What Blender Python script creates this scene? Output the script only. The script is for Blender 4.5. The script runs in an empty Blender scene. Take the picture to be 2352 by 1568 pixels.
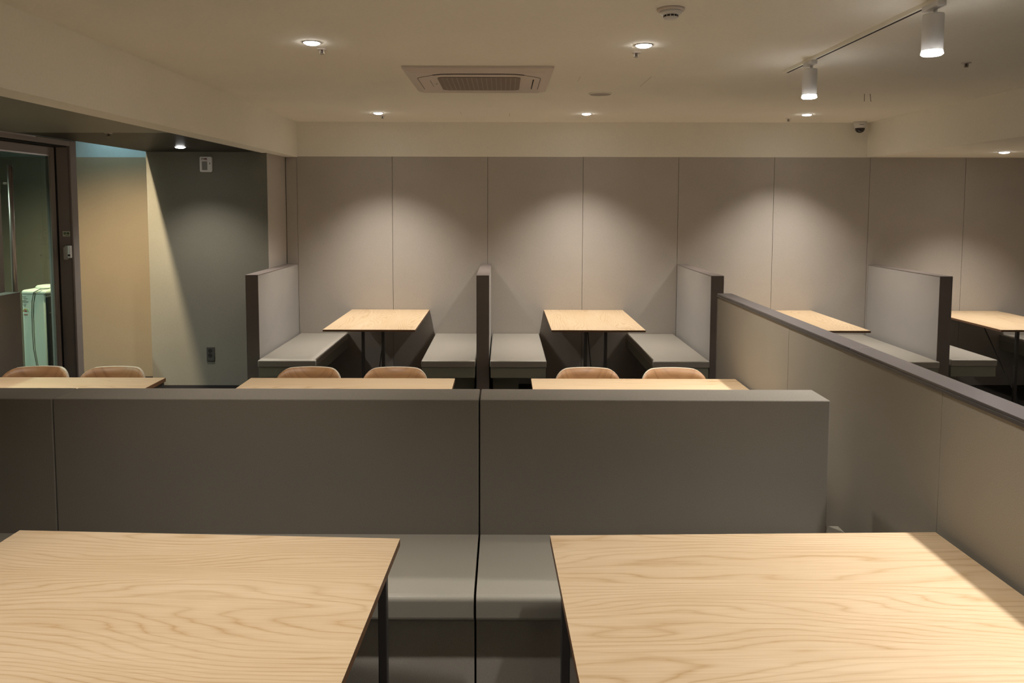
import bpy, bmesh, math, random
from mathutils import Vector, Matrix
random.seed(4)
S = bpy.context.scene
COL = S.collection

# ------------------------------------------------------------------ camera, world, exposure
F, CX, CY = 1722.5, 1152.9, 594.2
cam_d = bpy.data.cameras.new('camera'); cam = bpy.data.objects.new('camera', cam_d); COL.objects.link(cam)
cam_d.sensor_width = 36; cam_d.lens = F / 2352 * 36
cam_d.shift_x = (1176 - CX) / 2352; cam_d.shift_y = (CY - 784) / 2352
cam.location = (0, 0, 1.76)
cam_d.clip_start = 0.05
cam.matrix_world = Matrix.Translation((0, 0, 1.76)) @ Matrix.Rotation(0.002, 4, 'Z') @ Matrix.Rotation(math.pi/2 - 0.071, 4, 'X') @ Matrix.Rotation(0.002, 4, 'Z')
S.camera = cam
w = bpy.data.worlds.new('world'); S.world = w; w.use_nodes = True
w.node_tree.nodes['Background'].inputs[0].default_value = (0.9, 0.95, 1, 1)
w.node_tree.nodes['Background'].inputs[1].default_value = 0.0
S.view_settings.view_transform = 'Standard'
try: S.view_settings.look = 'None'
except Exception: pass
S.view_settings.gamma = 1
S.view_settings.exposure = 0.38
S.view_settings.use_curve_mapping = False

WARM = (1.0, 0.92, 0.82)
P_BOOTH, P_ROW, P_REAR, P_TRACK, P_SOFFIT, P_FILL = 152, 122, 64, 84, 70, 85

# ------------------------------------------------------------------ helpers
def tag(o, label=None, cat=None, group=None, kind=None):
    if label: o['label'] = label
    if cat: o['category'] = cat
    if group: o['group'] = group
    if kind: o['kind'] = kind
    return o

class MB:
    def __init__(s): s.bm = bmesh.new()
    def box(s, x0, x1, y0, y1, z0, z1, bev=0, seg=2, mat=0):
        v = [s.bm.verts.new(p) for p in ((x0,y0,z0),(x1,y0,z0),(x1,y1,z0),(x0,y1,z0),(x0,y0,z1),(x1,y0,z1),(x1,y1,z1),(x0,y1,z1))]
        fs = [s.bm.faces.new([v[i] for i in q]) for q in ((3,2,1,0),(4,5,6,7),(0,1,5,4),(1,2,6,5),(2,3,7,6),(3,0,4,7))]
        for f in fs: f.material_index = mat
        if bev:
            es = list({e for f in fs for e in f.edges})
            r = bmesh.ops.bevel(s.bm, geom=es, offset=bev, segments=seg, profile=0.5, affect='EDGES', clamp_overlap=True)
            for f in r['faces']: f.smooth = seg > 1; f.material_index = mat
        return s
    def ring(s, pts, close=True):
        return [s.bm.verts.new(p) for p in pts]
    def lathe(s, prof, c=(0,0,0), n=32, mat=0, smooth=True, axis='z', cap=True):
        """prof: list of (r, h)"""
        rings = []
        for r, h in prof:
            ring = []
            for i in range(n):
                a = 2*math.pi*i/n
                if axis == 'z': p = (c[0]+r*math.cos(a), c[1]+r*math.sin(a), c[2]+h)
                elif axis == 'y': p = (c[0]+r*math.cos(a), c[1]+h, c[2]-r*math.sin(a))
                else: p = (c[0]+h, c[1]+r*math.cos(a), c[2]+r*math.sin(a))
                ring.append(s.bm.verts.new(p))
            rings.append(ring)
        for a, b in zip(rings, rings[1:]):
            for i in range(n):
                f = s.bm.faces.new((a[i], a[(i+1)%n], b[(i+1)%n], b[i])); f.smooth = smooth; f.material_index = mat
        if cap:
            for q in (list(reversed(rings[0])), rings[-1]):
                try: f = s.bm.faces.new(q); f.material_index = mat
                except ValueError: pass
        return s
    def tube(s, pts, r, n=10, mat=0):
        pts = [Vector(p) for p in pts]; rings = []
        up = None
        for i, p in enumerate(pts):
            t = (pts[min(i+1, len(pts)-1)] - pts[max(i-1, 0)]).normalized()
            if up is None: up = Vector((0,0,1)) if abs(t.z) < .9 else Vector((0,1,0))
            u = t.cross(up).normalized(); v = u.cross(t).normalized(); up = v
            rings.append([s.bm.verts.new(p + u*r*math.cos(2*math.pi*k/n) + v*r*math.sin(2*math.pi*k/n)) for k in range(n)])
        for a, b in zip(rings, rings[1:]):
            for i in range(n):
                f = s.bm.faces.new((a[i], a[(i+1)%n], b[(i+1)%n], b[i])); f.smooth = True; f.material_index = mat
        s.bm.faces.new(list(reversed(rings[0]))); s.bm.faces.new(rings[-1])
        return s
    def quad(s, a, b, c, d, mat=0):
        f = s.bm.faces.new([s.bm.verts.new(p) for p in (a,b,c,d)]); f.material_index = mat; return s
    def prism(s, outline, h0, h1, plane='xy', mat=0):
        """outline: 2D points; extruded from h0 to h1 along the third axis"""
        def P(a, b, h):
            return (a, b, h) if plane == 'xy' else ((a, h, b) if plane == 'xz' else (h, a, b))
        A = [s.bm.verts.new(P(a, b, h0)) for a, b in outline]; B = [s.bm.verts.new(P(a, b, h1)) for a, b in outline]
        n = len(A)
        for q in (A, list(reversed(B))):
            f = s.bm.faces.new(q); f.material_index = mat
        for i in range(n):
            f = s.bm.faces.new((A[i], B[i], B[(i+1)%n], A[(i+1)%n])); f.material_index = mat
        return s
    def build(s, name, mats, parent=None, loc=None):
        bmesh.ops.recalc_face_normals(s.bm, faces=s.bm.faces)
        me = bpy.data.meshes.new(name); s.bm.to_mesh(me); s.bm.free()
        for m in (mats if isinstance(mats, (list, tuple)) else [mats]): me.materials.append(m)
        o = bpy.data.objects.new(name, me); COL.objects.link(o)
        if parent: o.parent = parent
        if loc: o.location = loc
        return o

def thing(name, label, cat, loc=(0,0,0), rz=0, group=None):
    o = bpy.data.objects.new(name, None); COL.objects.link(o); o.empty_display_size = .1
    o.location = loc; o.rotation_euler = (0, 0, rz)
    return tag(o, label, cat, group)
def struct(mb, name, mat, label=None):
    o = mb.build(name, mat); o['kind'] = 'structure'
    if label: o['label'] = label
    return o
def dup(root, loc=None, rz=None, label=None, group=None):
    r = root.copy(); COL.objects.link(r)
    if loc is not None: r.location = loc
    if rz is not None: r.rotation_euler = (0, 0, rz)
    if label: r['label'] = label
    if group: r['group'] = group
    for ch in list(root.children):
        c = ch.copy(); COL.objects.link(c); c.parent = r
        for g in list(ch.children):
            d = g.copy(); COL.objects.link(d); d.parent = c
    return r
def rrect(w, h, r, n=6, cx=0, cy=0):
    o = []
    for sx, sy, a0 in ((1,1,0),(-1,1,90),(-1,-1,180),(1,-1,270)):
        for k in range(n+1):
            a = math.radians(a0 + 90*k/n)
            o.append((cx + sx*(w/2-r) + r*math.cos(a), cy + sy*(h/2-r) + r*math.sin(a)))
    return o

# ------------------------------------------------------------------ materials
def mat(name, col, rough=.6, metal=0, spec=.5, emit=None, es=0):
    m = bpy.data.materials.new(name); m.use_nodes = True
    b = m.node_tree.nodes['Principled BSDF']
    b.inputs['Base Color'].default_value = (*col, 1); b.inputs['Roughness'].default_value = rough
    b.inputs['Metallic'].default_value = metal; b.inputs['Specular IOR Level'].default_value = spec
    if emit: b.inputs['Emission Color'].default_value = (*emit, 1); b.inputs['Emission Strength'].default_value = es
    return m
def noisy(name, col, rough=.8, amt=.12, scale=400, bump=.0, spec=.3, big=.05, stretch=(1,1,1)):
    m = mat(name, col, rough, spec=spec); nt = m.node_tree; N = nt.nodes; L = nt.links; b = N['Principled BSDF']
    tc = N.new('ShaderNodeTexCoord'); mp = N.new('ShaderNodeMapping'); mp.inputs['Scale'].default_value = stretch
    L.new(tc.outputs['Object'], mp.inputs[0])
    n1 = N.new('ShaderNodeTexNoise'); n1.inputs['Scale'].default_value = scale; n1.inputs['Detail'].default_value = 2
    n2 = N.new('ShaderNodeTexNoise'); n2.inputs['Scale'].default_value = 1.6; n2.inputs['Detail'].default_value = 3
    L.new(mp.outputs[0], n1.inputs['Vector']); L.new(tc.outputs['Object'], n2.inputs['Vector'])
    r1 = N.new('ShaderNodeMapRange'); r1.inputs[1].default_value = .3; r1.inputs[2].default_value = .7
    r1.inputs[3].default_value = 1-amt; r1.inputs[4].default_value = 1+amt; L.new(n1.outputs['Fac'], r1.inputs[0])
    r2 = N.new('ShaderNodeMapRange'); r2.inputs[1].default_value = .3; r2.inputs[2].default_value = .7
    r2.inputs[3].default_value = 1-big; r2.inputs[4].default_value = 1+big; L.new(n2.outputs['Fac'], r2.inputs[0])
    mu = N.new('ShaderNodeMath'); mu.operation = 'MULTIPLY'; L.new(r1.outputs[0], mu.inputs[0]); L.new(r2.outputs[0], mu.inputs[1])
    vm = N.new('ShaderNodeVectorMath'); vm.operation = 'SCALE'; vm.inputs[0].default_value = col; L.new(mu.outputs[0], vm.inputs['Scale'])
    L.new(vm.outputs[0], b.inputs['Base Color'])
    if bump:
        bp = N.new('ShaderNodeBump'); bp.inputs['Strength'].default_value = bump; bp.inputs['Distance'].default_value = .001
        L.new(n1.outputs['Fac'], bp.inputs['Height']); L.new(bp.outputs[0], b.inputs['Normal'])
    return m
def oak(name, light, dark, rough=.42, scale=1.0, contrast=1.0, lines=25, seed=0.0):
    """oak veneer: contour lines of a stretched noise give cathedral figures, long fibres on top. Grain runs along local X."""
    m = mat(name, light, rough, spec=.4); nt = m.node_tree; N = nt.nodes; L = nt.links; b = N['Principled BSDF']
    tc = N.new('ShaderNodeTexCoord'); oi = N.new('ShaderNodeObjectInfo')
    off = N.new('ShaderNodeVectorMath'); off.operation = 'MULTIPLY_ADD'
    sc = N.new('ShaderNodeCombineXYZ'); L.new(oi.outputs['Random'], sc.inputs[0]); L.new(oi.outputs['Random'], sc.inputs[1]); sc.inputs[2].default_value = seed
    off.inputs[1].default_value = (37, 23, 11); L.new(sc.outputs[0], off.inputs[0]); L.new(tc.outputs['Object'], off.inputs[2])
    def mapped(s):
        mp = N.new('ShaderNodeMapping'); mp.inputs['Scale'].default_value = s; L.new(off.outputs[0], mp.inputs[0]); return mp.outputs[0]
    def noise(vec, scale_, detail=2, rough_=.5, dist=0):
        n = N.new('ShaderNodeTexNoise'); n.inputs['Scale'].default_value = scale_; n.inputs['Detail'].default_value = detail
        n.inputs['Roughness'].default_value = rough_; n.inputs['Distortion'].default_value = dist; L.new(vec, n.inputs['Vector']); return n.outputs['Fac']
    def math_(op, a, b_=None, c=None):
        n = N.new('ShaderNodeMath'); n.operation = op
        for i, x in enumerate((a, b_, c)):
            if x is None: continue
            if isinstance(x, (int, float)): n.inputs[i].default_value = x
            else: L.new(x, n.inputs[i])
        return n.outputs[0]
    field = noise(mapped((0.8*scale, 4.0*scale, 1)), 1.0, 1.5, .4)
    wob = noise(mapped((5*scale, 34*scale, 1)), 1.0, 2)
    sep = N.new('ShaderNodeSeparateXYZ'); L.new(tc.outputs['Object'], sep.inputs[0])
    h = math_('ADD', math_('ADD', math_('MULTIPLY', field, lines), math_('MULTIPLY', wob, .9)), math_('MULTIPLY', sep.outputs[1], 40*scale))
    s = math_('FRACT', h)
    band = math_('POWER', math_('ABSOLUTE', math_('SUBTRACT', math_('MULTIPLY', s, 2), 1)), 4.0)     # thin dark lines where the ring wraps
    strength = noise(mapped((1.5, 9, 1)), 1.3, 2)
    band = math_('MULTIPLY', band, math_('MULTIPLY', strength, 1.1))
    fib = noise(mapped((5, 170, 1)), 1.0, 3, .6)
    fibm = math_('MULTIPLY', math_('SUBTRACT', fib, .5), .9)
    broad = math_('MULTIPLY', math_('SUBTRACT', noise(mapped((.8, 5, 1)), 1.2, 2), .5), .7)
    fac = math_('ADD', math_('ADD', math_('MULTIPLY', band, contrast), fibm), math_('ADD', broad, .22))
    mix = N.new('ShaderNodeMix'); mix.data_type = 'RGBA'; mix.clamp_factor = True
    L.new(fac, mix.inputs['Factor']); mix.inputs['A'].default_value = (*light, 1); mix.inputs['B'].default_value = (*dark, 1)
    L.new(mix.outputs['Result'], b.inputs['Base Color'])
    return m

M = {}
M['paint'] = noisy('ceiling_paint', (.90, .86, .76), .9, .015, 60, spec=.2, big=.02)
M['panel'] = noisy('wall_panel_weave', (.45, .415, .375), .85, .10, 330, .15, .25)
M['pillar'] = noisy('pillar_panel_weave', (.195, .19, .155), .85, .10, 330, .15, .25)
M['tanpanel'] = noisy('corridor_panel_weave', (.225, .185, .125), .85, .08, 330, .1, .25)
M['part'] = noisy('screen_weave', (.42, .405, .39), .82, .10, 330, .15, .3)
M['divider'] = noisy('divider_weave', (.31, .285, .24), .82, .10, 330, .15, .3)
M['bench'] = noisy('bench_back_weave', (.22, .20, .17), .8, .12, 350, .15, .3)
M['seat'] = noisy('seat_leatherette', (.36, .34, .29), .42, .04, 500, .05, .45)
M['boothseat'] = noisy('booth_seat_leatherette', (.385, .36, .315), .42, .04, 500, .05, .45)
M['base'] = noisy('bench_base_laminate', (.33, .325, .26), .7, .05, 300, 0, .3)
M['fbase'] = noisy('bench_front_weave', (.47, .44, .39), .8, .10, 350, .1, .3)
M['frame'] = noisy('dark_edge_laminate', (.235, .20, .185), .6, .05, 300, 0, .25)
M['cap'] = noisy('cap_laminate', (.09, .08, .08), .30, .04, 300, 0, .6)
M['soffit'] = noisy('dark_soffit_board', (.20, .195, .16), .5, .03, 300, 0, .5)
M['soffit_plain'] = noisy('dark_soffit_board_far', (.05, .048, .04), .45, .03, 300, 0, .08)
M['upper'] = noisy('corridor_paint', (.30, .36, .36), .9, .02, 60, 0, .2)
M['floor'] = noisy('floor_dark_stone', (.045, .041, .037), .75, .25, 18, 0, .35)
M['doorframe'] = noisy('door_frame_metal', (.34, .30, .275), .5, .03, 300, 0, .5)
M['groove'] = mat('black_gap', (.012, .010, .010), .8)
M['silver'] = mat('silver_bead', (.55, .50, .45), .35, .8)
M['black'] = mat('black_powder_coat', (.075, .07, .068), .45)
M['white'] = mat('white_plastic', (.72, .70, .66), .4)
M['lampwhite'] = mat('lamp_white_metal', (.66, .64, .62), .4)
M['ac'] = mat('ac_panel_plastic', (.66, .58, .52), .5)
M['grille'] = mat('ac_grille_mesh', (.24, .19, .155), .7)
M['bar'] = mat('ac_grille_bar', (.42, .36, .31), .6)
M['speaker'] = mat('speaker_mesh', (.42, .38, .33), .7)
M['lens'] = mat('lamp_lens', (1, 1, 1), .4, emit=(1, .98, .95), es=40)
M['dome'] = mat('smoked_dome', (.015, .010, .010), .08, spec=.8)
M['darkhole'] = mat('dark_slot', (.02, .012, .010), .7)
M['steel'] = mat('sprinkler_metal', (.30, .26, .22), .4, .6)
M['scratch'] = mat('pencil_mark', (.16, .12, .09), .9); M['faint'] = mat('faint_mark', (.45, .38, .30), .9)
M['outlet'] = mat('outlet_grey', (.055, .055, .048), .45)
M['green'] = mat('sign_green', (.03, .12, .04), .6)
M['sign'] = mat('sign_cream', (.80, .82, .66), .6)
M['red'] = mat('label_red', (.30, .03, .025), .6)
M['yellow'] = mat('label_yellow', (.50, .36, .06), .6)
M['lgreen'] = mat('label_green', (.12, .30, .08), .6)
M['labeltext'] = mat('label_text_grey', (.16, .15, .13), .7)
M['redtext'] = mat('box_letter_red', (.16, .02, .02), .6)
M['darktext'] = mat('box_letter_dark', (.07, .04, .03), .6)
M['cover'] = mat('box_window_grey', (.20, .20, .18), .4)
M['cooler'] = noisy('cooler_white_plastic', (.60, .66, .56), .45, .02, 200, 0, .4)
M['coolerblack'] = mat('cooler_black_front', (.014, .016, .018), .25)
M['cord'] = mat('power_cord_grey', (.12, .12, .10), .5)
M['oak'] = oak('oak_laminate', (.68, .53, .355), (.49, .325, .17))
M['oak_edge'] = noisy('tabletop_edge_band', (.24, .13, .07), .5, .15, 200)
M['ply'] = oak('chair_veneer', (.50, .275, .125), (.30, .145, .06), .45, 1.0, .8, 16)
M['plyedge'] = noisy('chair_ply_edge', (.88, .80, .64), .5, .08, 200)
g = bpy.data.materials.new('tinted_door_glass'); g.use_nodes = True
nt = g.node_tree; nt.nodes.clear(); out = nt.nodes.new('ShaderNodeOutputMaterial'); mx = nt.nodes.new('ShaderNodeMixShader')
tr = nt.nodes.new('ShaderNodeBsdfTransparent'); tr.inputs[0].default_value = (.64, .71, .66, 1)
gl = nt.nodes.new('ShaderNodeBsdfGlossy'); gl.inputs['Roughness'].default_value = .03; gl.inputs['Color'].default_value = (.8, .9, .9, 1)
fr = nt.nodes.new('ShaderNodeFresnel'); fr.inputs[0].default_value = 1.45
ge = nt.nodes.new('ShaderNodeNewGeometry'); mm = nt.nodes.new('ShaderNodeMath'); mm.operation = 'MULTIPLY_ADD'; mm.inputs[1].default_value = -1; mm.inputs[2].default_value = 1
nt.links.new(ge.outputs['Backfacing'], mm.inputs[0]); m2 = nt.nodes.new('ShaderNodeMath'); m2.operation = 'MULTIPLY'; nt.links.new(mm.outputs[0], m2.inputs[0]); nt.links.new(fr.outputs[0], m2.inputs[1])
nt.links.new(m2.outputs[0], mx.inputs[0]); nt.links.new(tr.outputs[0], mx.inputs[1]); nt.links.new(gl.outputs[0], mx.inputs[2]); nt.links.new(mx.outputs[0], out.inputs[0])
M['glass'] = g

# ------------------------------------------------------------------ dimensions
YB = 7.313          # back wall
ZB = 2.23           # underside of beams / soffits
ZC = 2.562          # ceiling
XL, XR = -2.0, 3.514
XW = -3.2           # left wall
XE = 5.43           # right wall
YF = -2.6           # wall behind the camera
PH = 1.19           # screen height

# ------------------------------------------------------------------ room shell
struct(MB().box(-6.2, XE+.2, YF-.2, 8.0, -.12, 0), 'floor', M['floor'])
struct(MB().box(XL, XR, YF, YB, ZC, ZC+.12), 'ceiling', M['paint'])
# back wall: 0.926 m wide panels with hairline joints
b = MB(); xs = [-2.115, -2.007] + [-2.007 + .926*i for i in range(1, 9)]
xs[-1] = XE
for a, c in zip(xs, xs[1:]): b.box(a+.0015, c-.0015, YB, YB+.03, 0, ZB, .001, 1)
b.box(-2.3, XE+.2, YB+.028, YB+.2, 0, ZB, 0, mat=1)
struct(b, 'wall_back', [M['panel'], M['groove']])
struct(MB().box(XL-.0, XR, YB+.0, YB+.2, ZB, ZC+.12), 'wall_back_upper', M['paint'])
# left beam (thick dropped edge) and dark soffit beyond it
struct(MB().box(-2.16, XL, YF, YB+.2, ZB-.006, ZC+.12), 'wall_left_upper', M['paint'])
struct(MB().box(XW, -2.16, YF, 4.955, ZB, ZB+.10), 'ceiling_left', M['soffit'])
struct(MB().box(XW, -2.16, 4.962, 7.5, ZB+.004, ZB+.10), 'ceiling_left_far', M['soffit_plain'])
# right dropped ceiling
struct(MB().box(XR, XE+.2, YF, YB+.2, ZB, ZC+.12), 'ceiling_right', M['paint'])
struct(MB().box(XE, XE+.2, YF, YB, 0, ZB), 'wall_right', M['panel'])
struct(MB().box(-6.2, XE+.2, YF-.2, YF, 0, ZC+.12), 'wall_front', M['paint'])
# pillar at the left end of the back wall
struct(MB().box(XW, -2.1205, 6.75, YB+.2, 0, ZB+.003), 'wall_pillar', M['pillar'])
struct(MB().box(-2.1205, -2.118, 6.7505, YB, 0, ZB+.003), 'wall_pillar_side', M['panel'])
struct(MB().box(XW+.0, -2.118, 6.738, 6.75, 0, .118), 'baseboard_pillar', M['groove'])
# corridor behind the left wall
struct(MB().box(-4.15, XW, 7.09, 7.5, 0, 2.205), 'wall_corridor', M['tanpanel'])
struct(MB().box(-6.0, -4.15, 7.09, 7.5, 0, 2.205), 'wall_corridor_end', M['pillar'])  # same wall, colour greyed to look less warmly lit behind the glass
struct(MB().box(-6.0, XW, 7.11, 7.5, 2.205, 2.9), 'wall_corridor_upper', M['upper'])
struct(MB().box(-6.0, XW, 7.078, 7.09, 0, .118), 'baseboard_corridor', M['groove'])
struct(MB().box(-6.2, -6.0, YF, 7.5, 0, 2.9), 'wall_corridor_left', M['panel'])
struct(MB().box(-6.2, XW+.06, YF, 7.5, 2.80, 2.9), 'ceiling_corridor', M['upper'])
# left wall: solid towards the camera, a sliding glass door, then the open end
struct(MB().box(XW-.16, XW-.06, YF, 4.05, 0, ZB), 'wall_left', M['panel'])
struct(MB().box(XW-.16, XW-.001, YF, 5.65, ZB, 2.8), 'wall_left_over_door', M['upper'])

# ------------------------------------------------------------------ sliding glass door
d = bpy.data.objects.new('door_1', None); COL.objects.link(d); d.location = (XW, 4.8, 0); d['kind'] = 'structure'
def dy(y): return y-4.8
b = MB()
b.box(-.16, 0, dy(5.568), dy(5.648), 0, ZB-.002, .002, 1)                 # outer jamb
b.box(-.16, 0, dy(4.05), dy(5.568), 2.19, ZB-.002, .002, 1)              # head
b.build('door_frame', M['doorframe'], d)
MB().box(-.018, -.004, dy(5.562), dy(5.568), 0, 2.188).build('jamb_rebate', M['frame'], d)
MB().box(-.13, -.104, dy(5.538), dy(5.568), 0, 2.188).build('jamb_groove', M['groove'], d)
MB().box(-.13, -.02, dy(4.06), dy(5.56), 2.180, 2.1895).build('track_groove', M['groove'], d)
MB().box(-.002, .004, dy(4.2), dy(5.16), 2.219, 2.2285).build('head_bead', M['silver'], d)
b = MB()
b.box(-.14, -.10, dy(5.492), dy(5.538), 0.01, 2.178, .002, 1)
b.box(-.14, -.10, dy(4.08), dy(5.492), 2.118, 2.178, .002, 1)
b.box(-.14, -.10, dy(4.08), dy(5.492), 0.01, .10, .002, 1)
b.box(-.14, -.10, dy(4.06), dy(4.11), 0.01, 2.178, .002, 1)
b.build('door_leaf', M['doorframe'], d)
b = MB(); b.box(-.106, -.098, dy(5.474), dy(5.493), .10, 2.118); b.box(-.106, -.098, dy(4.11), dy(5.492), 2.110, 2.120)
b.build('glazing_bead', M['silver'], d)
MB().box(-.125, -.119, dy(4.11), dy(5.492), .10, 2.118).build('glass_pane', M['glass'], d)
b = MB(); b.tube([(-.075, dy(4.995), .75), (-.075, dy(4.995), 2.02)], .017, 14)
for z in (.85, 1.90): b.tube([(-.075, dy(4.995), z), (-.12, dy(4.995), z)], .008, 8)
b.build('pull_bar', M['silver'], d)
MB().box(-.135, -.105, dy(4.84), dy(4.94), .1, 2.112, .002, 1).build('middle_stile', M['doorframe'], d)

sg = thing('exit_sign', 'small cream sticker with two green squares and a green line on the dark door jamb', 'sign', (-3.249, 5.5675, 1.543))
MB().box(-.027, .027, -.0015, 0, -.0195, .0195, .0008, 1).build('backing', M['sign'], sg)
b = MB()
b.prism(rrect(.017, .016, .004, 3, -.0115, .004), -.0022, -.0015, 'xz'); b.prism(rrect(.018, .016, .002, 2, .0115, .004), -.0022, -.0015, 'xz')
b.box(-.007, .020, -.0022, -.0015, -.0135, -.0105)
b.build('green_mark', M['green'], sg)
b = MB(); b.lathe([(.0032, -.0026), (.0032, -.0022)], (-.011, 0, .0045), 10, axis='y'); b.box(.006, .016, -.0026, -.0022, .0055, .0068); b.box(.0105, .0120, -.0026, -.0022, -.001, .0055)
b.build('pictogram', M['sign'], sg)
sn = thing('door_sensor', 'small white plastic box with dark button below the cream sign on the door jamb', 'sensor', (-3.233, 5.5675, 1.405))
MB().box(-.026, -.004, -.034, -.001, -.052, .040, .004, 3).build('back_plate', M['white'], sn)
MB().box(-.014, .026, -.038, -.006, -.042, .052, .006, 3).build('body', M['white'], sn)
MB().box(.010, .0265, -.0395, -.034, -.026, -.012, .001, 1).build('button', M['darkhole'], sn)

# ------------------------------------------------------------------ water cooler in the corridor, behind the glass
wc = thing('water_cooler', 'pale water cooler with black front standing in the corridor behind the glass door', 'water cooler', (-3.685, 5.85, 0))
b = MB(); b.box(-.105, .085, 0, .34, .02, 1.075, .018, 4); b.build('body', M['cooler'], wc)
b = MB(); b.box(-.107, .10, -.004, .345, 1.045, 1.09, .02, 4); b.lathe([(.085, 0), (.082, .014), (.070, .024), (.04, .028)], (.0, .17, 1.088), 32); b.build('top_cover', M['cooler'], wc)
b = MB(); b.box(.085, .101, .004, .328, .05, 1.035, .004, 2); b.build('front_panel', M['coolerblack'], wc)
MB().box(.1012, .1025, .014, .326, .905, .908).build('front_trim', M['steel'], wc)
MB().box(.101, .107, .05, .07, .865, .885).build('badge', M['steel'], wc)
MB().box(.101, .104, .15, .19, .62, .632).build('lever', M['steel'], wc)
b = MB(); b.tube([(.09, .05, 1.097), (.05, -.006, 1.098), (.0, -.010, 1.072), (-.015, -.010, 1.0), (-.020, -.010, .90), (-.022, -.010, .75), (-.018, -.010, .62), (.0, -.010, .50), (.008, -.010, .30), (.0, -.008, .06)], .0035, 8)
b.build('power_cord', M['cord'], wc)
b = MB(); b.box(-.098, -.050, -.0015, 0, 1.0, 1.002)
for k in range(5): b.box(-.098, -.066+.012*(k % 2), -.0015, 0, 1.035-.014*k, 1.038-.014*k)
b.box(-.090, -.070, -.0015, 0, .966, .970); b.build('label_text', M['labeltext'], wc)
def arc(cx, cz, r0, r1, a0, a1, y=-.0015, n=10):
    return [(cx+r1*math.cos(math.radians(a0+(a1-a0)*k/n)), cz+r1*math.sin(math.radians(a0+(a1-a0)*k/n))) for k in range(n+1)] + [(cx+r0*math.cos(math.radians(a1-(a1-a0)*k/n)), cz+r0*math.sin(math.radians(a1-(a1-a0)*k/n))) for k in range(n+1)]
MB().prism(arc(-.074, .920, .017, .022, 60, 180), -.0018, 0, 'xz').build('label_arc', M['yellow'], wc)
MB().prism(arc(-.074, .920, .017, .022, 0, 60), -.0018, 0, 'xz').build('label_arc', M['lgreen'], wc)
b = MB(); b.prism(arc(-.074, .920, .0, .011, 0, 180), -.0018, 0, 'xz'); b.build('label_mark', M['red'], wc)
MB().box(-.090, -.058, -.0018, 0, .893, .898).build('label_bar', M['red'], wc)

# ------------------------------------------------------------------ fittings on the pillar
bx = thing('wall_box', 'small pale rounded box with red and dark lettering high on the grey pillar', 'wall box', (-2.658, 6.75, 2.12))
MB().prism(rrect(.108, .136, .012), -.022, 0, 'xz').build('body', M['white'], bx)
MB().prism(rrect(.048, .076, .003, 2, -.010, -.012), -.0235, -.022, 'xz').build('window', M['cover'], bx)
MB().box(.034, .039, -.024, -.022, .0, .016).build('latch', M['darkhole'], bx)
def stroke(b, pts, w_, y0, y1):
    for (x0, z0), (x1, z1) in zip(pts, pts[1:]):
        dx, dz = x1-x0, z1-z0; l = math.hypot(dx, dz); nx, nz = -dz/l*w_/2, dx/l*w_/2
        b.prism([(x0+nx, z0+nz), (x1+nx, z1+nz), (x1-nx, z1-nz), (x0-nx, z0-nz)], y0, y1, 'xz')
def glyphs(word, x, z, h, wd, gap, wt):
    G = {'F': [[(0,0),(0,1),(1,1)],[(0,.5),(.8,.5)]], 'V': [[(0,1),(.5,0),(1,1)]], 'R': [[(0,0),(0,1),(1,1),(1,.5),(0,.5)],[(.4,.5),(1,0)]], 'E': [[(1,1),(0,1),(0,0),(1,0)],[(0,.5),(.8,.5)]]}
    b = MB()
    for c in word:
        for st in G[c]: stroke(b, [(x+p*wd, z+q*h) for p, q in st], wt, -.0236, -.022)
        x += wd+gap
    return b
glyphs('FV', -.033, .041, .014, .009, .004, .0034).build('lettering', M['darktext'], bx)
glyphs('RE', -.007, .041, .014, .009, .003, .0036).build('lettering', M['redtext'], bx)

ol = thing('wall_outlet', 'dark grey double socket outlet low on the grey pillar', 'outlet', (-2.664, 6.75, .405))
MB().box(-.036, .036, -.010, 0, -.064, .066, .003, 2).build('plate', M['outlet'], ol)
for z in (.032, -.010):
    b = MB(); b.lathe([(.0185, -.011), (.0185, -.0095)], (-.003, 0, z), 24, axis='y'); b.build('socket', M['groove'], ol)

# ------------------------------------------------------------------ ceiling fittings
AC = thing('air_conditioner', 'square ceiling cassette air conditioner with ribbed brown intake grille', 'air conditioner', (-.151, 4.835, ZC-.001))
b = MB(); W = .441
def fr_(r0, z0, r1, z1):
    A = [b.bm.verts.new((sx*r0, sy*r0, z0)) for sx, sy in ((-1,-1),(1,-1),(1,1),(-1,1))]; B = [b.bm.verts.new((sx*r1, sy*r1, z1)) for sx, sy in ((-1,-1),(1,-1),(1,1),(-1,1))]
    for i in range(4): b.bm.faces.new((A[i], A[(i+1)%4], B[(i+1)%4], B[i]))
    return A, B
A, B_ = fr_(W, 0, W, -.012); A2 = B_
C_ = [b.bm.verts.new((sx*.39, sy*.39, -.030)) for sx, sy in ((-1,-1),(1,-1),(1,1),(-1,1))]
for i in range(4): b.bm.faces.new((A2[i], A2[(i+1)%4], C_[(i+1)%4], C_[i]))
b.bm.faces.new(C_); b.build('panel', M['ac'], AC)
b = MB()
b.tube([(-.375, .22, -.0302), (-.375, -.20, -.0302), (-.36, -.235, -.0302), (-.25, -.335, -.0302)], .0018, 6)
b.tube([(.375, .22, -.0302), (.375, -.20, -.0302), (.36, -.235, -.0302), (.25, -.335, -.0302)], .0018, 6)
b.tube([(-.27, -.325, -.0302), (-.22, -.352, -.0302), (-.15, -.360, -.0302), (.15, -.360, -.0302), (.22, -.352, -.0302), (.27, -.325, -.0302)], .0042, 6)
b.tube([(-.305, -.12, -.0302), (-.305, .12, -.0302)], .0012, 6)
b.tube([(.333, -.16, -.0302), (.333, .20, -.0302)], .0035, 6)
b.build('louvre_gap', M['darkhole'], AC)
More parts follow.
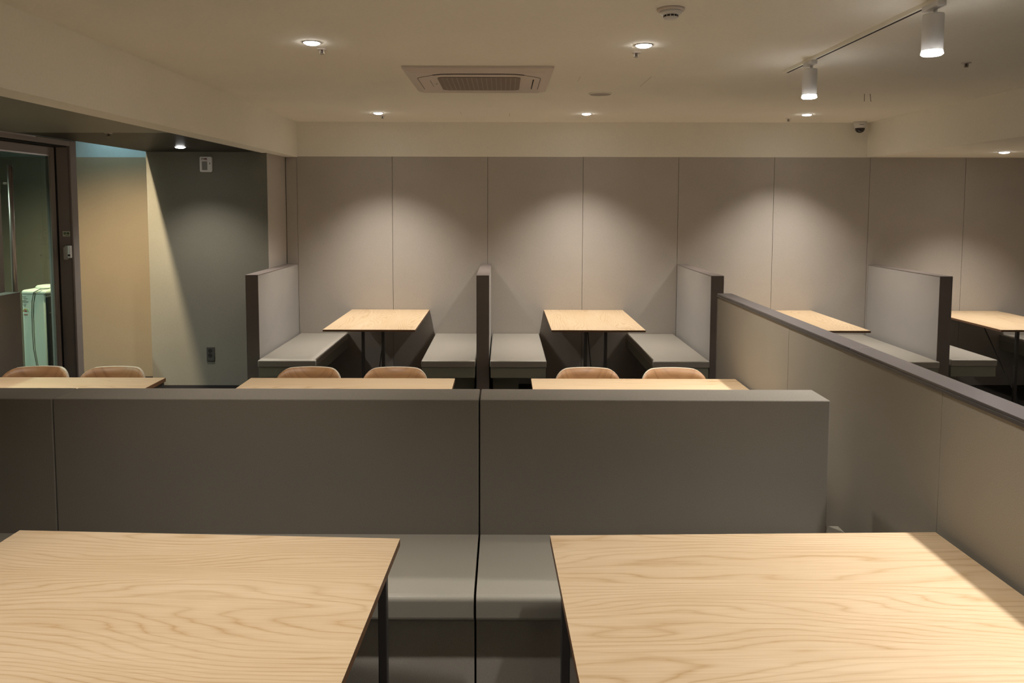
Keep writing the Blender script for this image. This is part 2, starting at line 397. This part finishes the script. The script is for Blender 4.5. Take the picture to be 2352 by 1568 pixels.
MB().prism(rrect(.505, .505, .045), -.0335, -.029).build('intake_grille', M['grille'], AC)
b = MB()
for k in range(1, 17): x = -.2525 + .505*k/17; b.box(x-.0014, x+.0014, -.248, .248, -.0355, -.0334)
b.build('grille_bars', M['bar'], AC)
MB().lathe([(.006, -.0315), (.006, -.030)], (-.275, 0, 0), 12).build('status_light', M['grille'], AC)

sp = thing('ceiling_speaker', 'flush round grey ceiling speaker to the right of the air conditioner', 'speaker', (.692, 5.45, ZC))
MB().lathe([(.086, 0), (.086, -.006), (.078, -.009), (.076, -.006)], n=40, cap=False).build('ring', M['paint'], sp)
MB().lathe([(.077, -.0065), (.076, -.0075)], n=40).build('grille', M['speaker'], sp)

sm = thing('smoke_detector', 'round white smoke detector with dark sensing slots on the ceiling', 'smoke detector', (.682, 3.13, ZC))
MB().lathe([(.056, 0), (.056, -.007), (.050, -.011)], n=36).build('base', M['ac'], sm)
MB().lathe([(.046, -.010), (.043, -.020), (.033, -.024), (.029, -.026), (.029, -.034), (.025, -.040), (.012, -.042)], n=36).build('body', M['white'], sm)
b = MB()
for k in range(12):
    a = 2*math.pi*k/12
    p = [(.0298*math.cos(a+t), .0298*math.sin(a+t)) for t in (-.2, -.1, 0, .1, .2)]
    q = [(.026*math.cos(a+t), .026*math.sin(a+t)) for t in (.2, 0, -.2)]
    b.prism(p+q, -.0338, -.0265)
b.build('slots', M['darkhole'], sm)

dc = thing('dome_camera', 'white dome security camera with dark bubble in the back right ceiling corner', 'security camera', (3.40, 7.235, ZC))
MB().lathe([(.060, 0), (.058, -.030), (.048, -.058), (.044, -.060)], n=36).build('housing', M['white'], dc)
MB().lathe([(.044, -.058), (.042, -.075), (.034, -.092), (.020, -.102), (.004, -.105)], n=36).build('bubble', M['dome'], dc)
MB().box(-.030, .008, -.0585, -.054, -.034, -.029).build('marking', M['labeltext'], dc)

def sprinkler(x, y, z, label, first=[]):
    if first: return dup(first[0], (x, y, z), label=label)
    t = thing('sprinkler_head', label, 'sprinkler', (x, y, z), group='sprinkler heads in the ceiling')
    MB().lathe([(.026, 0), (.024, -.004), (.012, -.005)], n=20).build('plate', M['ac'], t)
    b = MB(); b.lathe([(.006, -.004), (.006, -.022), (.011, -.023), (.011, -.026)], n=12)
    b.box(-.011, -.009, -.002, .002, -.024, -.004); b.box(.009, .011, -.002, .002, -.024, -.004); b.build('nozzle', M['steel'], t)
    first.append(t); return t
sprinkler(-.938, 3.93, ZC, 'sprinkler head beside the front left ceiling downlight')
sprinkler(.694, 4.0, ZC, 'sprinkler head beside the front right ceiling downlight')
sprinkler(2.589, 4.27, ZC, 'sprinkler head alone on the ceiling right of the track lights')
sprinkler(-1.087, 6.80, ZC, 'tiny sprinkler head beside the leftmost back ceiling downlight')
sprinkler(2.62, 6.98, ZC, 'tiny sprinkler head beside the rightmost back ceiling downlight')
sprinkler(-2.616, 5.005, ZB+.004, 'small sprinkler head under the dark ceiling left of the beam')
for (x0, y0, x1, y1, lab) in [(.919,4.734,.919,5.125,'thin scratch on the ceiling between smoke detector and speaker'), (.478,4.74,.478,4.93,'faint scratch on the ceiling just right of the air conditioner'), (-.375,6.50,-.375,6.72,'thin scratch on the ceiling below the left part of the air conditioner'), (.051,6.60,.052,6.85,'thin scratch on the ceiling below the right part of the air conditioner')]:
    tag(MB().box(min(x0,x1)-.0008, max(x0,x1)+.0008, y0, y1, ZC-.0008, ZC+.001).build('ceiling_scratch', M['faint']), lab, 'scratch', 'scratches on the ceiling')
for x, lab in ((2.585, 'left of two small wire hooks in the ceiling near the corner camera'), (2.625, 'right of two small wire hooks in the ceiling near the corner camera')):
    b = MB(); b.tube([(0, 0, 0), (-.004 if x < 2.6 else .001, -.01, -.05), (-.010 if x < 2.6 else 0, -.02, -.055)] , .002, 6)
    tag(b.build('ceiling_hook', M['scratch'], loc=(x, 5.45, ZC)), lab, 'hook', 'wire hooks in the ceiling')

def spot(parent, power, z, ang=98, blend=1.0, col=WARM, r=.03):
    l = bpy.data.lights.new('lamp_light', 'SPOT'); l.energy = power; l.spot_size = math.radians(ang); l.spot_blend = blend; l.color = col; l.shadow_soft_size = r
    o = bpy.data.objects.new('lamp_light', l); COL.objects.link(o); o.parent = parent; o.location = (0, 0, z); return o
def downlight(x, y, z, power, label, **k):
    t = thing('ceiling_downlight', label, 'downlight', (x, y, z), group='recessed round downlights')
    MB().lathe([(.046, 0), (.046, -.003), (.040, -.004), (.039, -.001)], n=32, cap=False).build('trim_ring', M['lampwhite'], t)
    MB().lathe([(.039, -.001), (.037, -.006), (.028, -.011), (.012, -.013)], n=32).build('lens', M['lens'], t)
    spot(t, power, -.02, **k); return t
downlight(-1.093, 6.60, ZC, P_BOOTH, 'ceiling downlight above the left back booth')
downlight(.723, 6.63, ZC, P_BOOTH, 'ceiling downlight above the booth right of the edge-on screen')
downlight(2.66, 6.66, ZC, P_BOOTH, 'ceiling downlight just below the nearer end of the track, above the third booth')
downlight(4.334, 6.55, ZB, P_BOOTH*.7, 'downlight in the lower ceiling at far right')
downlight(-2.651, 6.19, ZB+.004, P_SOFFIT, 'downlight in the dark low ceiling in front of the pillar', ang=112)
downlight(-.949, 3.77, ZC, P_ROW*.70, 'ceiling downlight left of and nearer than the air conditioner')
downlight(.70, 3.82, ZC, P_ROW*.98, 'ceiling downlight below the smoke detector')
downlight(-2.75, 3.75, ZB, P_SOFFIT*1.05, 'downlight in the dark low ceiling over the left table, outside the frame')
downlight(-.949, 1.75, ZC, P_REAR*1.5, 'ceiling downlight nearer than the camera view, left row', ang=92)
downlight(.70, 1.75, ZC, P_REAR, 'ceiling downlight nearer than the camera view, right row', ang=92)
for x, l, k_ in ((.7, 'middle', 1), (2.6, 'right', 2.3)): downlight(x, -2.0, ZC, P_FILL*k_, 'added fill downlight by the wall behind the camera, %s' % l, ang=104)  # unseen lamps added as fill, bouncing off the front wall
downlight(4.334, 3.7, ZB, P_BOOTH, 'added fill downlight in the right lower ceiling, outside the frame')  # added lamp, its bounce brightens the right ceiling and beam
downlight(4.334, .9, ZB, P_BOOTH, 'added fill downlight in the right lower ceiling near the camera')  # also added, unseen, for more bounce on the right side

tk = thing('lighting_track', 'white ceiling track with a dark slot carrying two cylinder spotlights', 'track', (1.672, 0, ZC))
MB().box(-.017, .017, .2, 4.52, -.018, 0, .001, 1).build('rail', M['paint'], tk)
b = MB(); b.box(-.005, .007, .25, 2.93, -.0186, -.0176); b.box(-.005, .007, 3.01, 4.08, -.0186, -.0176); b.box(-.005, .007, 4.2, 4.50, -.0186, -.0176); b.build('slot', M['darkhole'], tk)
def track_lamp(x, y, label, first=[]):
    if first:
        r = dup(first[0], (x, y, ZC), label=label); return r
    t = thing('track_spotlight', label, 'spotlight', (x, y, ZC), group='white cylinder spotlights on the track')
    MB().box(-.018, .018, -.055, .055, -.040, -.019, .003, 2).build('adapter', M['lampwhite'], t)
    MB().tube([(.012, .01, -.03), (.014, .012, -.075)], .007, 10).build('stem', M['lampwhite'], t)
    b = MB(); b.lathe([(.012, -.058), (.037, -.060), (.038, -.066), (.038, -.198), (.036, -.200), (.034, -.190)], n=36, cap=False)
    b.lathe([(.0, -.0582), (.012, -.058)], n=36, cap=False); b.build('cylinder_body', M['lampwhite'], t)
    MB().lathe([(.034, -.188), (.037, -.199), (.040, -.212), (.034, -.217), (.010, -.219)], n=32).build('lens', M['lens'], t)
    spot(t, P_TRACK, -.225, 104, 1, (1, .95, .89)); first.append(t); return t
track_lamp(1.665, 4.145, 'white cylinder track spotlight at the far end of the track')
track_lamp(1.665, 2.97, 'larger looking white cylinder track spotlight nearer the camera, at the top edge')
track_lamp(1.665, 1.795, 'white cylinder track spotlight on the track above the camera')
track_lamp(1.665, .62, 'white cylinder track spotlight at the near end of the track, behind the view')

# corridor lamps: warm one close to the soffit edge, cool one near the far wall
cl = thing('corridor_lamp', 'warm lamp in the corridor ceiling beyond the dark soffit edge', 'lamp', (-3.31, 5.75, 2.80))
MB().lathe([(.03, 0), (.03, -.02), (.02, -.03)], n=20).build('lens', M['lens'], cl)
spot(cl, 360, -.04, 134, .7, (1, .80, .55), .02)
cc = thing('corridor_lamp', 'cool lamp in the corridor ceiling near the far wall', 'lamp', (-3.60, 6.93, 2.80))
MB().lathe([(.03, 0), (.03, -.02), (.02, -.03)], n=20).build('lens', M['lens'], cc)
spot(cc, 16, -.04, 130, .8, (.45, .85, 1), .03)
c3 = thing('corridor_lamp', 'added neutral lamp in the corridor ceiling brightening the water cooler', 'lamp', (-4.5, 4.6, 2.80))  # added lamp, brightens the cooler and the wall behind the glass
MB().lathe([(.03, 0), (.03, -.02), (.02, -.03)], n=20).build('lens', M['lens'], c3)
spot(c3, 330, -.04, 120, .8, (.88, 1, .96), .05)

# ------------------------------------------------------------------ booth screens (run away from the back wall)
def booth_screen(x, label):
    t = thing('booth_screen', label, 'screen', (x, YB, 0), group='tall screens between the back booths')
    MB().box(.003, .102, -1.204, -.001, .0, PH-.004).build('panel', M['part'], t)
    b = MB(); b.box(0, .105, -1.211, -.001, PH-.005, PH, .001, 1); b.box(0, .105, -1.211, -1.205, 0, PH-.005, .001, 1); b.build('dark_edging', M['frame'], t)
    return t
PX = [-2.112, -.221, 1.697, 3.564]
for x, l in zip(PX, ['tall grey booth screen nearest the grey pillar, leftmost at the back', 'tall booth screen seen almost edge-on between the two middle booths', 'tall booth screen just behind the far end of the long low divider', 'tall booth screen at the far right showing its broad left face and dark end']):
    booth_screen(x, l)

# ------------------------------------------------------------------ booth benches
def booth_bench(x0, x1, side, label, y0=-1.315):
    """x0..x1 world; cantilevered seat box on a recessed plinth; side = +1 when the sitter faces +x"""
    wd = x1-x0
    t = thing('booth_bench', label, 'bench', ((x0+x1)/2, YB, 0), group='cushioned benches in the back booths')
    b = MB(); b.box(-wd/2+.006, wd/2-.006, y0+.012, -.004, .362, .448, .002, 1); b.build('seat_box', M['base'], t)
    b = MB(); b.box(-wd/2, wd/2, y0, -.004, .447, .505, .010, 3)
    b.build('cushion', M['boothseat'], t)
    b = MB()
    px = -wd/2+.02 if side > 0 else wd/2-.24
    b.box(px, px+.22, y0+.34, -.02, 0, .361); b.build('plinth', M['base'], t)
    return t
booth_bench(-1.992, -1.522, 1, 'grey bench along the leftmost booth screen')
booth_bench(-.665, -.226, -1, 'grey bench on the left side of the edge-on screen')
booth_bench(-.108, .352, 1, 'grey bench on the right side of the edge-on screen')
booth_bench(1.215, 1.672, -1, 'grey bench on the left of the screen behind the divider end')
booth_bench(1.810, 2.245, 1, 'grey bench on the right of the screen behind the divider end')
booth_bench(3.055, 3.535, -1, 'grey bench against the left face of the far right screen')
booth_bench(3.680, 4.060, 1, 'pale bench with thick base to the right of the far right screen', -1.225)
booth_bench(4.870, 5.420, -1, 'pale bench showing under the far right table', -1.225)

# ------------------------------------------------------------------ tables
def tabletop(L_, D_, z, th):
    b = MB(); b.box(-L_/2, L_/2, -D_/2, D_/2, z-th+.0012, z-.0012, .0, 1, mat=1); b.box(-L_/2, L_/2, -D_/2, D_/2, z-.0012, z, 0, mat=0)
    return b
def booth_table(x0, x1, label, yn=None):
    yn = yn if yn is not None else YB-1.211
    L_, D_ = YB-.004-yn, x1-x0
    t = thing('booth_table', label, 'table', ((x0+x1)/2, (YB-.004+yn)/2, 0), math.pi/2, 'oak tables in the back booths')
    tabletop(L_, D_, .74, .018).build('table_top', [M['oak'], M['oak_edge']], t)
    fx = -(L_/2-.2)                                                           # pair of posts near the aisle end
    for q in (-1, 1):
        MB().box(fx-.013, fx+.013, q*.085-.013, q*.085+.013, .02, .703, .003, 2).build('leg', M['black'], t)
    MB().box(fx-.03, fx+.03, -.28, .28, 0, .02, .003, 2).build('foot_bar', M['black'], t)
    MB().box(fx-.025, fx+.025, -.27, .27, .702, .7215, .002, 1).build('support_bar', M['black'], t)
    MB().box(L_/2-.035, L_/2-.001, -.27, .27, .682, .7215, .002, 1).build('wall_bracket', M['black'], t)
    MB().tube([(fx+.014, 0, .012), (L_/2-.30, 0, .715)], .005, 8).build('brace', M['black'], t)
    return t
booth_table(-1.485, -.724, 'oak table in the booth beside the leftmost screen')
booth_table(.397, 1.170, 'oak table in the booth right of the edge-on screen')
booth_table(2.255, 3.016, 'oak table partly hidden behind the long low divider')
booth_table(4.125, 4.840, 'oak table cut off by the right edge, beyond the far right screen', 6.165)

def row_table(cx, cy, L_, D_, rz, label, inset=.045):
    t = thing('dining_table', label, 'table', (cx, cy, 0), rz, 'long oak tables in the two rows')
    tabletop(L_, D_, .74, .024).build('table_top', [M['oak'], M['oak_edge']], t)
    for sx in (-1, 1):
        for sy in (-1, 1):
            x, y = sx*(L_/2-inset), sy*(D_/2-inset)
            MB().box(x-.0135, x+.0135, y-.0135, y+.0135, 0, .7155, .003, 2).build('leg', M['black'], t)
    b = MB()
    for sy in (-1, 1): b.box(-(L_/2-inset)+.014, (L_/2-inset)-.014, sy*(D_/2-inset)-.010, sy*(D_/2-inset)+.010, .685, .7155)
    for sx in (-1, 1): b.box(sx*(L_/2-inset)-.010, sx*(L_/2-inset)+.010, -(D_/2-inset)+.014, (D_/2-inset)-.014, .685, .7155)
    b.build('under_frame', M['black'], t)
    return t
row_table(-.932, 1.893, 1.203, .735, -.042, 'large oak table in the left foreground')
row_table(.762, 1.905, 1.212, .74, .026, 'large oak table in the right foreground with the shadow band of the divider')
row_table(-2.570, 3.998, 1.146, .75, 0, 'oak table behind the middle bench at the far left', .020)
row_table(-.888, 3.998, 1.206, .75, 0, 'oak table behind the middle bench, in front of the left booth')
row_table(.768, 3.998, 1.206, .75, 0, 'oak table behind the middle bench, ending against the long divider')

# ------------------------------------------------------------------ chairs
def chair_mesh_back():
    b = MB(); W_, H, R_ = .405, .285, .085
    out_ = rrect(W_, H, R_, 8)
    # grid-free: triangulated fan by rows, bent around the vertical axis and leaning back
    nx = 22
    cols = []
    for i in range(nx+1):
        x = -W_/2 + W_*(0.5-0.5*math.cos(math.pi*i/nx))
        e = max(0, abs(x)-(W_/2-R_)); h = H/2-R_+math.sqrt(max(R_*R_-e*e, 0)); h = max(h, .02)
        row = []
        for k in range(7):
            z = -h + 2*h*k/6
            y = -1.9*x*x
            row.append((x, y + .18*(z+H/2), z+H/2))
        cols.append(row)
    th = .023
    Fv = [[b.bm.verts.new(p) for p in r] for r in cols]; Bv = [[b.bm.verts.new((p[0], p[1]+th, p[2])) for p in r] for r in cols]
    for i in range(nx):
        for k in range(6):
            f = b.bm.faces.new((Fv[i][k], Fv[i+1][k], Fv[i+1][k+1], Fv[i][k+1])); f.smooth = True
            f = b.bm.faces.new((Bv[i][k], Bv[i][k+1], Bv[i+1][k+1], Bv[i+1][k])); f.smooth = True
    for i in range(nx):
        for k in (0, 6):
            f = b.bm.faces.new((Fv[i][k], Bv[i][k], Bv[i+1][k], Fv[i+1][k])); f.material_index = 1
    for i in (0, nx):
        for k in range(6):
            f = b.bm.faces.new((Fv[i][k], Fv[i][k+1], Bv[i][k+1], Bv[i][k])); f.material_index = 1
    return b
def make_chair(label):
    t = thing('dining_chair', label, 'chair', (0, 0, 0), 0, 'plywood chairs at the middle row of tables')
    chair_mesh_back().build('backrest', [M['ply'], M['plyedge']], t, (0, -.03, .46))
    b = MB(); b.prism(rrect(.39, .40, .08, 6, 0, -.24), .438, .451); b.build('seat', [M['ply']], t)
    for sx in (-1, 1):
        b = MB(); b.tube([(sx*.13, -.40, .435), (sx*.175, -.42, .30), (sx*.19, -.43, 0.0)], .010, 10); b.build('leg', M['black'], t)
        b = MB(); b.tube([(sx*.13, -.06, .435), (sx*.175, -.03, .30), (sx*.19, .02, 0.0)], .010, 10); b.build('leg', M['black'], t)
    b = MB()
    for sx in (-1, 1): b.tube([(sx*.11, -.40, .430), (sx*.11, -.10, .430), (sx*.11, -.028, .445), (sx*.11, -.008, .50), (sx*.11, .030, .66)], .008, 8)
    b.build('back_support', M['black'], t)
    return t
CH = [(-2.905, .08, 'plywood chair nearest the left edge, in front of the water cooler'), (-2.422, .02, 'plywood chair in front of the tan corridor wall'),
      (-1.204, .0, 'plywood chair in front of the leftmost booth bench'), (-.669, .0, 'plywood chair in front of the left booth table legs, left of the edge-on screen'),
      (.523, .0, 'plywood chair in front of the middle booth table legs'), (1.058, .0, 'plywood chair nearest the long divider')]
c0 = make_chair(CH[0][2])
for i, (x, r, l) in enumerate(CH):
    if i == 0: c0.location = (x, 4.63, 0); c0.rotation_euler = (0, 0, r)
    else: dup(c0, (x, 4.63, 0), r, l)

# ------------------------------------------------------------------ middle double-sided bench run
def bank(x0, x1, label, notch=0.0):
    t = thing('banquette', label, 'bench', ((x0+x1)/2, 2.798, 0), group='upholstered bench units with thick low backs')
    h = (x1-x0)/2
    bb = M['bench']
    MB().box(-h, h-notch, 0, .171, 0, 1.025, .004, 2).build('backrest', bb, t)
    for sgn, nm in ((-1, 0), (1, 1)):
        y0, y1 = (-.460, -.001) if sgn < 0 else (.172, .62)
        b = MB(); f0, f1 = (y0, y1) if sgn < 0 else (y1, y0); q = 1 if sgn < 0 else -1
        prof = [(f1, .405), (f1, .50)] + [(f0+q*(.020-.020*math.sin(math.radians(a))), .482+.018*math.cos(math.radians(a))) for a in range(0, 91, 15)] + [(f0+q*(.030-.030*math.cos(math.radians(a))), .430-.025*math.sin(math.radians(a))) for a in range(0, 91, 15)]
        b.prism(prof, -h+.0015, h-(0 if sgn < 0 else notch)-.0015, 'yz')
        bmesh.ops.remove_doubles(b.bm, verts=b.bm.verts, dist=.0005); b.build('cushion', M['seat'], t)
        b = MB(); yy0, yy1 = (y0+.045, y1) if sgn < 0 else (y0, y1-.045)
        b.box(-h+.001, h-(0 if sgn < 0 else notch)-.001, yy0, yy1, 0, .405); b.build('base', M['fbase'], t)
    if notch:
        MB().box(h-notch+.004, h-.004, .001, .095, 0, .497, .004, 2).build('end_block', M['seat'], t)
    return t
bank(-.0875, 1.333, 'grey upholstered bench unit in the centre right, ending short of the long divider', .093)
bank(-1.7100, -.0925, 'grey upholstered bench unit behind the left foreground table')
bank(-3.145, -1.7140, 'grey upholstered bench unit cut off by the left edge')

# ------------------------------------------------------------------ long low divider on the right and screen at the left
t = thing('long_divider', 'long low grey divider with dark glossy cap running along the right side', 'divider', (1.382, 0, 0))
b = MB(); ys = [-.09, 1.12, 2.332, 3.604, 4.815]
for a, c in zip(ys, ys[1:]): b.box(.003, .086, a+.0012, c-.0012, 0, PH-.003, .0008, 1)
b.build('panel', M['divider'], t)
b = MB(); b.box(0, .090, -.09, 2.965, PH-.003, PH+.007, .0012, 1); b.build('cap', M['cap'], t)
b = MB(); b.box(0, .090, 2.968, 4.819, PH-.003, PH+.007, .0012, 1); b.build('cap', M['cap'], t)
b = MB(); b.box(0, .090, 4.8152, 4.819, 0, PH-.0035); b.build('end_strip', M['frame'], t)
b = MB()
for (x, y) in ((.02, 2.99), (.035, 2.945), (.06, 2.985), (.072, 2.95)): b.lathe([(.003, .0), (.003, .0008)], (x, y, PH+.007), 8)
b.build('screws', M['silver'], t)
MB().box(-.003, .004, -.09, 4.818, PH-.014, PH-.003).build('gap_shadow_strip', M['black'], t)  # dark strip in place of the shadow under the cap edge
MB().box(.006, .088, 2.9655, 2.9675, PH+.0068, PH+.0076).build('cap_joint', M['silver'], t)
t = thing('low_screen', 'dark grey low screen with pale top standing by the glass door at the left edge', 'screen', (-3.25, 0, 0))
MB().box(0, .097, 1.0, 4.86, 0, PH, .003, 2).build('panel', M['bench'], t)
